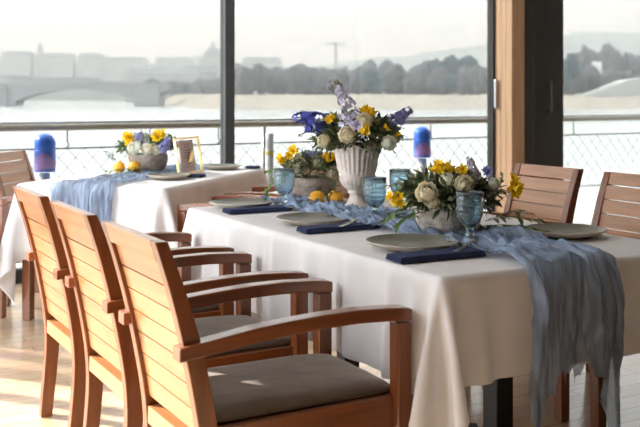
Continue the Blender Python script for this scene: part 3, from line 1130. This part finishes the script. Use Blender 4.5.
# ------------------------------------------------------------------ flowers
def add_leaf(bm, p, d, n, L, W_, curl=.25):
    d = d.normalized()
    s = d.cross(n)
    if s.length < 1e-4: s = d.orthogonal()
    s.normalize()
    n = s.cross(d)
    P_ = []
    for k, (u, w) in enumerate(((0, .06), (.28, .85), (.6, .8), (1, .04))):
        c = p + d * (u * L) - n * (curl * L * u * u)
        P_.append((bm.verts.new(c - s * (w * W_ / 2) + n * (.12 * W_ * w)), bm.verts.new(c - n * (.06 * W_ * w)), bm.verts.new(c + s * (w * W_ / 2) + n * (.12 * W_ * w))))
    for a, b in zip(P_, P_[1:]):
        bm.faces.new((a[0], a[1], b[1], b[0]))
        bm.faces.new((a[1], a[2], b[2], b[1]))

def rv(r0):
    while True:
        v = Vector((r0.uniform(-1, 1), r0.uniform(-1, 1), r0.uniform(-1, 1)))
        if .05 < v.length < 1: return v.normalized()

def foliage(parent, c, rx, ry, rz_, n, L, W_, m, seed, name='foliage', low=-.4, sprigs=0, inner=.55):
    r0 = random.Random(seed)
    bm = BM()
    for k in range(n):
        v = rv(r0)
        if v.z < low: v.z = -v.z * .6
        q = r0.uniform(inner, 1.0)
        p = Vector(c) + Vector((v.x * rx, v.y * ry, v.z * rz_)) * q
        dd = (v + rv(r0) * .8 + Vector((0, 0, .15))).normalized()
        add_leaf(bm, p, dd, rv(r0) + Vector((0, 0, .8)), L * r0.uniform(.6, 1.25), W_ * r0.uniform(.7, 1.2))
    for k in range(sprigs):
        v = rv(r0)
        v.z = abs(v.z) * .7
        p = Vector(c) + Vector((v.x * rx, v.y * ry, v.z * rz_)) * .6
        e = Vector(c) + Vector((v.x * rx, v.y * ry, v.z * rz_)) * r0.uniform(1.15, 1.4)
        sprig_into(bm, [p, (p + e) / 2 + Vector((0, 0, .015)), e], L * .75, W_ * .7, 9, r0)
    return obj(name, bm, m, parent, smooth=True)

def sprig_into(bm, pts, L, W_, n, r0):
    pts = [Vector(p) for p in pts]
    tube(bm, pts, [.0016] * len(pts), 5)
    for k in range(n):
        u = (k + .6) / n * (len(pts) - 1)
        i = min(int(u), len(pts) - 2)
        p = pts[i].lerp(pts[i + 1], u - i)
        dr = (pts[i + 1] - pts[i]).normalized()
        sd = dr.cross(Vector((0, 0, 1)))
        if sd.length < .1: sd = Vector((1, 0, 0))
        sd.normalize()
        s = 1 if k % 2 else -1
        add_leaf(bm, p, dr * .6 + sd * s * .8 + rv(r0) * .35, Vector((0, 0, 1)) + rv(r0) * .4, L * r0.uniform(.7, 1.2), W_ * r0.uniform(.8, 1.15))

def petal(bm, base, out, up, L, W_, cup, n=4):
    """curved petal from base, rising along up and bending along out"""
    s = out.cross(up).normalized()
    rows = []
    for j in range(n + 1):
        u = j / n
        c = base + up * (L * math.sin(u * 1.4) / math.sin(1.4)) + out * (L * (cup * u * u))
        w = W_ * math.sin(min(1, u * .85 + .18) * math.pi * .82) 
        row = []
        for i in range(5):
            v = i / 2 - 1
            row.append(bm.verts.new(c + s * (v * w / 2) - out * (abs(v) ** 2 * W_ * .22) * (1 - .4 * u)))
        rows.append(row)
    for a, b in zip(rows, rows[1:]):
        for i in range(4):
            bm.faces.new((a[i], a[i + 1], b[i + 1], b[i]))

def rose(parent, p, r, m, axis, seed, name='cream_rose'):
    r0 = random.Random(seed)
    bm = BM()
    ax = Vector(axis).normalized()
    e1 = ax.orthogonal().normalized()
    e2 = ax.cross(e1)
    p = Vector(p)
    R_ = r * .86
    # petals wrap a globe: each ring leans further out, the heart stays closed
    for ring, (n, lat, w, lift) in enumerate(((3, 76, .42, .74), (5, 60, .58, .82), (7, 42, .74, .92), (8, 22, .86, 1.0), (9, 2, .92, 1.06), (8, -20, .9, 1.06))):
        for k in range(n):
            th = 2 * math.pi * (k + ring * .41) / n + r0.uniform(-.2, .2)
            o = e1 * math.cos(th) + e2 * math.sin(th)
            sd = ax.cross(o)
            rows = []
            la0, la1 = R(lat - 34), R(min(lat + 14 + r0.uniform(-4, 6), 88))
            for a in range(5):
                u = a / 4
                la = la0 + (la1 - la0) * u
                row = []
                for b in range(5):
                    v = b / 2 - 1
                    half = w * R_ * .62 * math.sin(math.pi * min(1, .22 + u * .62)) ** .8
                    flare = .86 + .30 * u * u + .07 * math.sin(v * 4 + k * 2.1) * u - .10 * (ring < 2)
                    dr = o * math.cos(la) + ax * math.sin(la)
                    row.append(bm.verts.new(p + dr * (R_ * lift * flare) + sd * (v * half) - o * (half * v * v * .38)))
                rows.append(row)
            for a, b in zip(rows, rows[1:]):
                for q in range(4):
                    bm.faces.new((a[q], a[q + 1], b[q + 1], b[q]))
    bmesh.ops.create_icosphere(bm, subdivisions=2, radius=R_ * .6, matrix=Matrix.Translation(p))
    return obj(name, bm, m, parent, smooth=True)

def freesia(parent, p, r, axis, seed, n=6, m=None, name='yellow_freesia'):
    r0 = random.Random(seed)
    bm = BM()
    p = Vector(p)
    ax0 = Vector(axis).normalized()
    for k in range(n):
        ax = (ax0 + rv(r0) * .75).normalized()
        c = p + rv(r0) * r * .45 + ax * r * .2
        e1 = ax.orthogonal().normalized()
        e2 = ax.cross(e1)
        rr = r * r0.uniform(.45, .65)
        for q in range(6):
            th = q * math.pi / 3 + r0.random() * .3
            o = e1 * math.cos(th) + e2 * math.sin(th)
            petal(bm, c + o * rr * .08 - ax * rr * .6, o, (ax + o * .25).normalized(), rr * 1.3, rr * .75, .55, 3)
    return obj(name, bm, m or M['yellow'], parent, smooth=True)

def spike(parent, pts, r_, m, seed, n=34, name='delphinium', pet=.016, tip=None):
    r0 = random.Random(seed)
    bm = BM()
    pts = [Vector(p) for p in pts]
    tube(bm, pts, [.002] * len(pts), 5)
    n = int(n * 1.5)
    pet *= .85
    for k in range(n):
        u = (k + r0.random()) / n
        f = u * (len(pts) - 1)
        i = min(int(f), len(pts) - 2)
        c = pts[i].lerp(pts[i + 1], f - i)
        ax = (pts[i + 1] - pts[i]).normalized()
        o = rv(r0)
        o = (o - ax * o.dot(ax)).normalized()
        rr = r_ * (1 - .55 * u)
        c = c + o * rr * r0.uniform(.6, 1)
        fa = (o + ax * .3).normalized()
        e1 = fa.orthogonal().normalized()
        e2 = fa.cross(e1)
        for q in range(5):
            th = q * 2 * math.pi / 5 + k
            oo = e1 * math.cos(th) + e2 * math.sin(th)
            add_leaf(bm, c, oo * .9 + fa * .35, fa, pet * (1 - .35 * u), pet * .85 * (1 - .35 * u), .2)
    return obj(name, bm, m, parent, smooth=True)

CAM = Vector((-1.518, -2.085, 1.23))
RV = Vector((math.cos(R(29)), -math.sin(R(29)), 0))
FV = Vector((math.sin(R(29)), math.cos(R(29)), 0))
def loc_at(px, py, z, base):
    """point in the arrangement's own frame from its place in the view at depth z"""
    return CAM + RV * ((px - 320) / 971 * z) + FV * z - Vector((0, 0, (py - 95) / 971 * z)) - Vector(base)
TOCAM = -FV

# urn with its tall arrangement
ub = (.562, 1.352, ZT)
zu = 3.96
urn = empty('flower_urn', ub, 0, 'white fluted pedestal urn overflowing with mixed flowers and foliage', 'flower arrangement')
def flute(th, r, z):
    if z > .152: return r * (1 + .075 * abs(math.sin(th * 13)) * min(1, (z - .152) / .02) * (1 if z < .262 else .4))
    if .085 < z < .143: return r * (1 + .06 * abs(math.sin(th * 12)))
    if .028 < z < .07: return r * (1 + .02 * abs(math.sin(th * 12)))
    return r
prof = [(0, 0), (.064, 0), (.066, .006), (.065, .014), (.060, .019), (.050, .026), (.041, .036), (.034, .048), (.030, .062), (.031, .072), (.038, .076), (.040, .081), (.036, .086), (.046, .094), (.058, .106), (.066, .120), (.070, .134), (.071, .143), (.076, .146), (.077, .151), (.0735, .154),
        (.075, .165), (.077, .180), (.079, .195), (.081, .210), (.084, .225), (.088, .240), (.094, .252), (.101, .262), (.108, .268), (.111, .274), (.108, .280), (.098, .279), (.088, .262), (.078, .24), (0, .235)]
bm = BM(); lathe(bm, prof, 104, flute)
obj('urn', bm, M['urn'], urn, smooth=True)
FC = (0, 0, .315)
foliage(urn, FC, .175, .16, .09, 1100, .036, .0145, M['leaf_olive'], 5, low=-.55, sprigs=7)
foliage(urn, (0, 0, .305), .18, .165, .09, 640, .032, .0135, M['leaf'], 6, low=-.6, sprigs=7)
foliage(urn, FC, .16, .15, .10, 90, .035, .015, M['leaf_fresh'], 16, low=-.2, sprigs=3, name='fresh_foliage')
def UP(px, py, dz=-.10): return loc_at(px, py, zu + dz, ub)
spike(urn, [UP(352, 116), UP(347, 104, -.06), UP(343, 96, -.03), UP(338, 87, 0), UP(334, 83, .02), UP(331, 90, .02)], .034, M['lilac'], 3, 46, name='larkspur', pet=.020)
spike(urn, [UP(338, 84, 0), UP(333, 82, .02), UP(330, 92, .02)], .014, M['leaf_olive'], 31, 16, name='bud_tip', pet=.012)
spike(urn, [UP(325, 122, .0), UP(314, 119), UP(303, 117), UP(295, 118, -.05)], .036, M['blue'], 4, 52, pet=.020)
spike(urn, [UP(322, 127, .0), UP(312, 128), UP(305, 129)], .022, M['blue'], 41, 20, pet=.017)
spike(urn, [UP(392, 124, 0), UP(401, 116, .02), UP(410, 110, .04)], .036, M['lavender'], 7, 44, name='hyacinth', pet=.018)
rose(urn, UP(364, 121), .034, M['cream'], TOCAM + Vector((.1, 0, .6)), 1)
rose(urn, UP(347, 135, -.13), .034, M['cream'], TOCAM + Vector((-.1, 0, .2)), 2)
rose(urn, UP(389, 143, -.10), .031, M['whitepetal'], TOCAM + Vector((.3, 0, .1)), 3, 'white_rose')
rose(urn, UP(324, 141, -.06), .028, M['cream'], TOCAM + Vector((-.6, 0, .1)), 4)
freesia(urn, UP(366, 113, -.06), .034, TOCAM + Vector((0, 0, .7)), 5, 7)
freesia(urn, UP(366, 130, -.14), .030, TOCAM, 6, 5)
freesia(urn, UP(332, 121, -.09), .028, TOCAM + Vector((-.4, 0, .4)), 7, 5)
freesia(urn, UP(387, 126, -.12), .016, TOCAM, 8, 3)
freesia(urn, UP(398, 135, -.05), .014, TOCAM, 18, 3)
freesia(urn, UP(354, 122, -.13), .040, TOCAM + Vector((0, 0, -.2)), 9, 3, M['pale_lilac'], 'lisianthus')
freesia(urn, UP(343, 120, -.12), .028, TOCAM, 10, 3, M['pale_lilac'], 'lisianthus')

def stone_bowl(base, h, r, m, label, name='flower_bowl'):
    t = empty(name, base, 0, label, 'flower arrangement')
    def rough(th, q, z): return q * (1 + .02 * noise.noise((math.cos(th) * 2, math.sin(th) * 2, z * 20 + base[0] * 9)))
    bm = BM()
    lathe(bm, [(0, 0), (r * .62, 0), (r * .74, h * .06), (r * .88, h * .25), (r * .97, h * .5), (r, h * .72), (r * .985, h * .93), (r * .95, h), (r * .86, h), (r * .84, h * .85), (0, h * .8)], 56, rough)
    obj('bowl', bm, m, t, smooth=True)
    return t
# nearest stone bowl
b1 = (.475, .605, ZT)
z1 = 3.30
B1 = stone_bowl(b1, .098, .113, M['stone'], 'rough grey stone bowl of yellow and cream flowers nearest the camera')
foliage(B1, (0, 0, .13), .17, .15, .085, 620, .042, .015, M['leaf'], 21, low=-.35, sprigs=7)
foliage(B1, (0, 0, .135), .175, .155, .09, 420, .040, .015, M['leaf_olive'], 22, low=-.35, sprigs=6)
foliage(B1, (0, 0, .105), .12, .11, .05, 260, .035, .015, M['leaf'], 23, low=-.3, inner=.1, name='inner_foliage')
def BP(px, py, dz=-.09): return loc_at(px, py, z1 + dz, b1)
bm = BM(); r0 = random.Random(4)
sprig_into(bm, [BP(420, 205, -.02), BP(405, 207), BP(392, 214), BP(384, 222)], .04, .016, 11, r0)
sprig_into(bm, [BP(420, 212, -.02), BP(408, 217), BP(397, 224)], .04, .016, 9, r0)
sprig_into(bm, [BP(415, 200, -.02), BP(402, 194, -.05), BP(396, 186, -.05)], 0.032, .014, 11, r0)
sprig_into(bm, [BP(495, 195, 0), BP(500, 185, .02), BP(503, 176, .02)], 0.032, .014, 11, r0)
obj('trailing_leaves', bm, M['leaf_fresh'], B1, smooth=True)
rose(B1, BP(427, 193, -.12), .038, M['cream'], TOCAM + Vector((-.2, 0, .35)), 11)
rose(B1, BP(464, 185, -.10), .034, M['cream'], TOCAM + Vector((.1, 0, .5)), 12)
rose(B1, BP(447, 180, -.07), .026, M['whitepetal'], TOCAM + Vector((0, 0, .8)), 13, 'white_rose')
rose(B1, BP(434, 204, -.13), .022, M['cream'], TOCAM, 14)
rose(B1, BP(494, 184, -.04), .022, M['whitepetal'], TOCAM + Vector((.6, 0, .4)), 15, 'white_rose')
freesia(B1, BP(439, 170, -.05), .032, TOCAM + Vector((0, 0, .8)), 11, 7)
freesia(B1, BP(450, 168, -.03), .022, TOCAM + Vector((0, 0, .9)), 12, 5)
freesia(B1, BP(461, 170, -.05), .026, TOCAM + Vector((.2, 0, .8)), 13, 5)
freesia(B1, BP(397, 199, -.08), .034, TOCAM + Vector((-.7, 0, .1)), 14, 6)
freesia(B1, BP(510, 187, -.05), .040, TOCAM + Vector((.7, 0, .2)), 15, 8)
freesia(B1, BP(487, 172, -.04), .024, TOCAM + Vector((.2, 0, .5)), 16, 5, M['lavender'], 'violet_bloom')
spike(B1, [BP(476, 182, -.03), BP(473, 170, -.02), BP(469, 158, .0)], .022, M['lilac'], 17, 26, name='larkspur', pet=.016)
# far stone bowl on the near table
b2 = (.575, 1.755, ZT)
z2 = 4.40
B2 = stone_bowl(b2, .112, .108, M['stone2'], 'brown stone bowl of flowers behind the left goblet')
foliage(B2, (0, 0, .145), .15, .13, .075, 420, .034, .016, M['leaf'], 31, low=-.3, sprigs=6)
foliage(B2, (0, 0, .14), .15, .125, .07, 240, .032, .015, M['leaf_olive'], 32, low=-.3, sprigs=6)
def CP(px, py, dz=-.15): return loc_at(px, py, z2 + dz, b2)
bm = BM(); r0 = random.Random(8)
sprig_into(bm, [CP(285, 175, -.02), CP(275, 178), CP(268, 188), CP(266, 198)], .04, .017, 13, r0)
sprig_into(bm, [CP(285, 172, -.02), CP(273, 168), CP(266, 172)], 0.032, .015, 9, r0)
sprig_into(bm, [CP(308, 160, -.02), CP(313, 148), CP(318, 140)], .04, .017, 11, r0)
obj('trailing_leaves', bm, M['leaf_fresh'], B2, smooth=True)
rose(B2, CP(299, 166, -.09), .040, M['cream'], TOCAM + Vector((-.2, 0, .5)), 21)
rose(B2, CP(318, 163, -.09), .034, M['cream'], TOCAM + Vector((.1, 0, .5)), 22)
rose(B2, CP(333, 174, -.10), .034, M['cream'], TOCAM + Vector((.3, 0, .2)), 23)
freesia(B2, CP(281, 160, -.07), .030, TOCAM + Vector((-.4, 0, .5)), 21, 6)
freesia(B2, CP(294, 154, -.06), .036, TOCAM + Vector((0, 0, .7)), 22, 7)
freesia(B2, CP(329, 156, -.09), .036, TOCAM + Vector((.2, 0, .4)), 23, 7)
spike(B2, [CP(306, 156, -.06), CP(314, 153, -.06), CP(322, 154, -.06)], .016, M['lavender'], 24, 24, name='hyacinth', pet=.015)
# bowl on the far table
b3 = (.475, 3.715, ZT)
z3 = 5.94
B3 = stone_bowl(b3, .115, .122, M['stone2'], 'stone bowl of flowers on the far table behind the wine glass')
foliage(B3, (0, 0, .15), .17, .15, .075, 330, .045, .018, M['leaf'], 41, low=-.25, sprigs=7)
foliage(B3, (0, 0, .16), .17, .15, .08, 200, .045, .018, M['leaf_fresh'], 42, low=-.25, sprigs=7)
def DP(px, py, dz=-.1): return loc_at(px, py, z3 + dz, b3)
freesia(B3, DP(128, 138), .042, TOCAM + Vector((-.3, 0, .5)), 31, 7)
freesia(B3, DP(156, 137), .042, TOCAM + Vector((.2, 0, .6)), 32, 7)
freesia(B3, DP(164, 134, 0), .028, TOCAM + Vector((.2, 0, .6)), 33, 5)
rose(B3, DP(134, 148, -.13), .040, M['whitepetal'], TOCAM + Vector((-.2, 0, .3)), 31, 'white_rose')
rose(B3, DP(147, 149, -.14), .034, M['cream'], TOCAM, 32)
rose(B3, DP(156, 150, -.12), .028, M['whitepetal'], TOCAM, 34, 'white_rose')
spike(B3, [DP(161, 151), DP(166, 144), DP(168, 138)], .034, M['lavender'], 33, 34, name='hyacinth', pet=.022)
spike(B3, [DP(138, 139), DP(141, 133)], .026, M['lavender'], 35, 18, name='hyacinth', pet=.02)

# loose greenery and fruit
def greenery(name, paths, m, label, seed, L=.045, W_=.018, n=10, group=None):
    r0 = random.Random(seed)
    bm = BM()
    c = Vector(paths[0][0])
    for pts in paths:
        sprig_into(bm, [Vector(p) - c for p in pts], L, W_, n, r0)
    zmin = min(v.co.z for v in bm.verts) + c.z
    lift = max(0, ZT + .0005 - zmin)
    o = obj(name, bm, m, smooth=True)
    o.location = c + Vector((0, 0, lift))
    return tag(o, label, 'greenery', group)
z0 = ZT + .02
greenery('greenery_sprig', [[(.62, .62, z0), (.66, .54, z0 + .012), (.70, .47, z0 + .012), (.73, .40, z0)], [(.63, .60, z0 + .02), (.70, .54, z0 + .04), (.76, .48, z0 + .03)],
                            [(.60, .58, z0), (.62, .50, z0 + .01), (.645, .43, z0)], [(.64, .57, z0 + .03), (.68, .52, z0 + .06), (.71, .47, z0 + .055)]],
         M['leaf_fresh'], 'leafy green sprig lying right of the front goblet on gauze', 1, .05, .02, 9)
greenery('greenery_sprig', [[(.46, .98, z0), (.44, .90, z0 + .01), (.42, .83, z0)], [(.47, .93, z0), (.52, .87, z0 + .03), (.50, .80, z0 + .02)]],
         M['leaf_fresh'], 'leafy green sprig on the table between urn and near flowers', 2, .055, .02, 8)
greenery('greenery_sprig', [[(.50, 1.50, z0 + .02), (.53, 1.47, z0 + .06), (.515, 1.45, z0 + .10)], [(.49, 1.50, z0), (.45, 1.53, z0 + .03), (.41, 1.53, z0)]],
         M['leaf_fresh'], 'leafy green sprig around the yellow fruit left of the urn', 3, .045, .02, 7)
x, y = on2(.70, .66)
greenery('greenery_sprig', [[(.36, 3.60, z0), (.30, 3.62, z0 + .01), (.24, 3.64, z0), (.18, 3.66, z0)], [(.30, 3.70, z0 + .02), (.27, 3.76, z0 + .07), (.25, 3.80, z0 + .10)], [(.38, 3.58, z0), (.33, 3.55, z0 + .02), (.27, 3.56, z0)]],
         M['leaf_fresh'], 'leafy green sprig around the fruit on the far table', 4, .05, .022, 9)
def fruit(x, y, r, label, ang, group):
    t = empty('citrus_fruit', (x, y, ZT + .004), ang, label, 'fruit', group)
    prof = []
    for k in range(17):
        a = -math.pi / 2 + math.pi * k / 16
        rr = r * math.cos(a)
        z = r + r * .93 * math.sin(a)
        if k == 16: z -= r * .05
        prof.append((max(rr, 0) if 0 < k < 16 else 0, z))
    bm = BM(); lathe(bm, prof, 28, lambda th, q, z: q * (1 + .015 * math.sin(3 * th)))
    o = obj('skin', bm, M['citrus'], t, smooth=True)
    bm = BM(); tube(bm, [(0, 0, r * 1.88), (.002, 0, r * 1.98)], [.004, .003], 6)
    obj('stalk', bm, M['leaf'], t)
    return t
fruit(.470, 1.525, .036, 'yellow citrus fruit left of the urn, nearer the goblet', 0, 'fruit by the urn')
fruit(.545, 1.500, .036, 'yellow citrus fruit touching the left of the urn foot', 1, 'fruit by the urn')
fruit(.275, 3.665, .037, 'yellow citrus fruit on the far gauze, left one of two', 2, 'fruit on the far table')
fruit(.355, 3.625, .037, 'yellow citrus fruit on the far gauze, nearer the wine glass', 3, 'fruit on the far table')
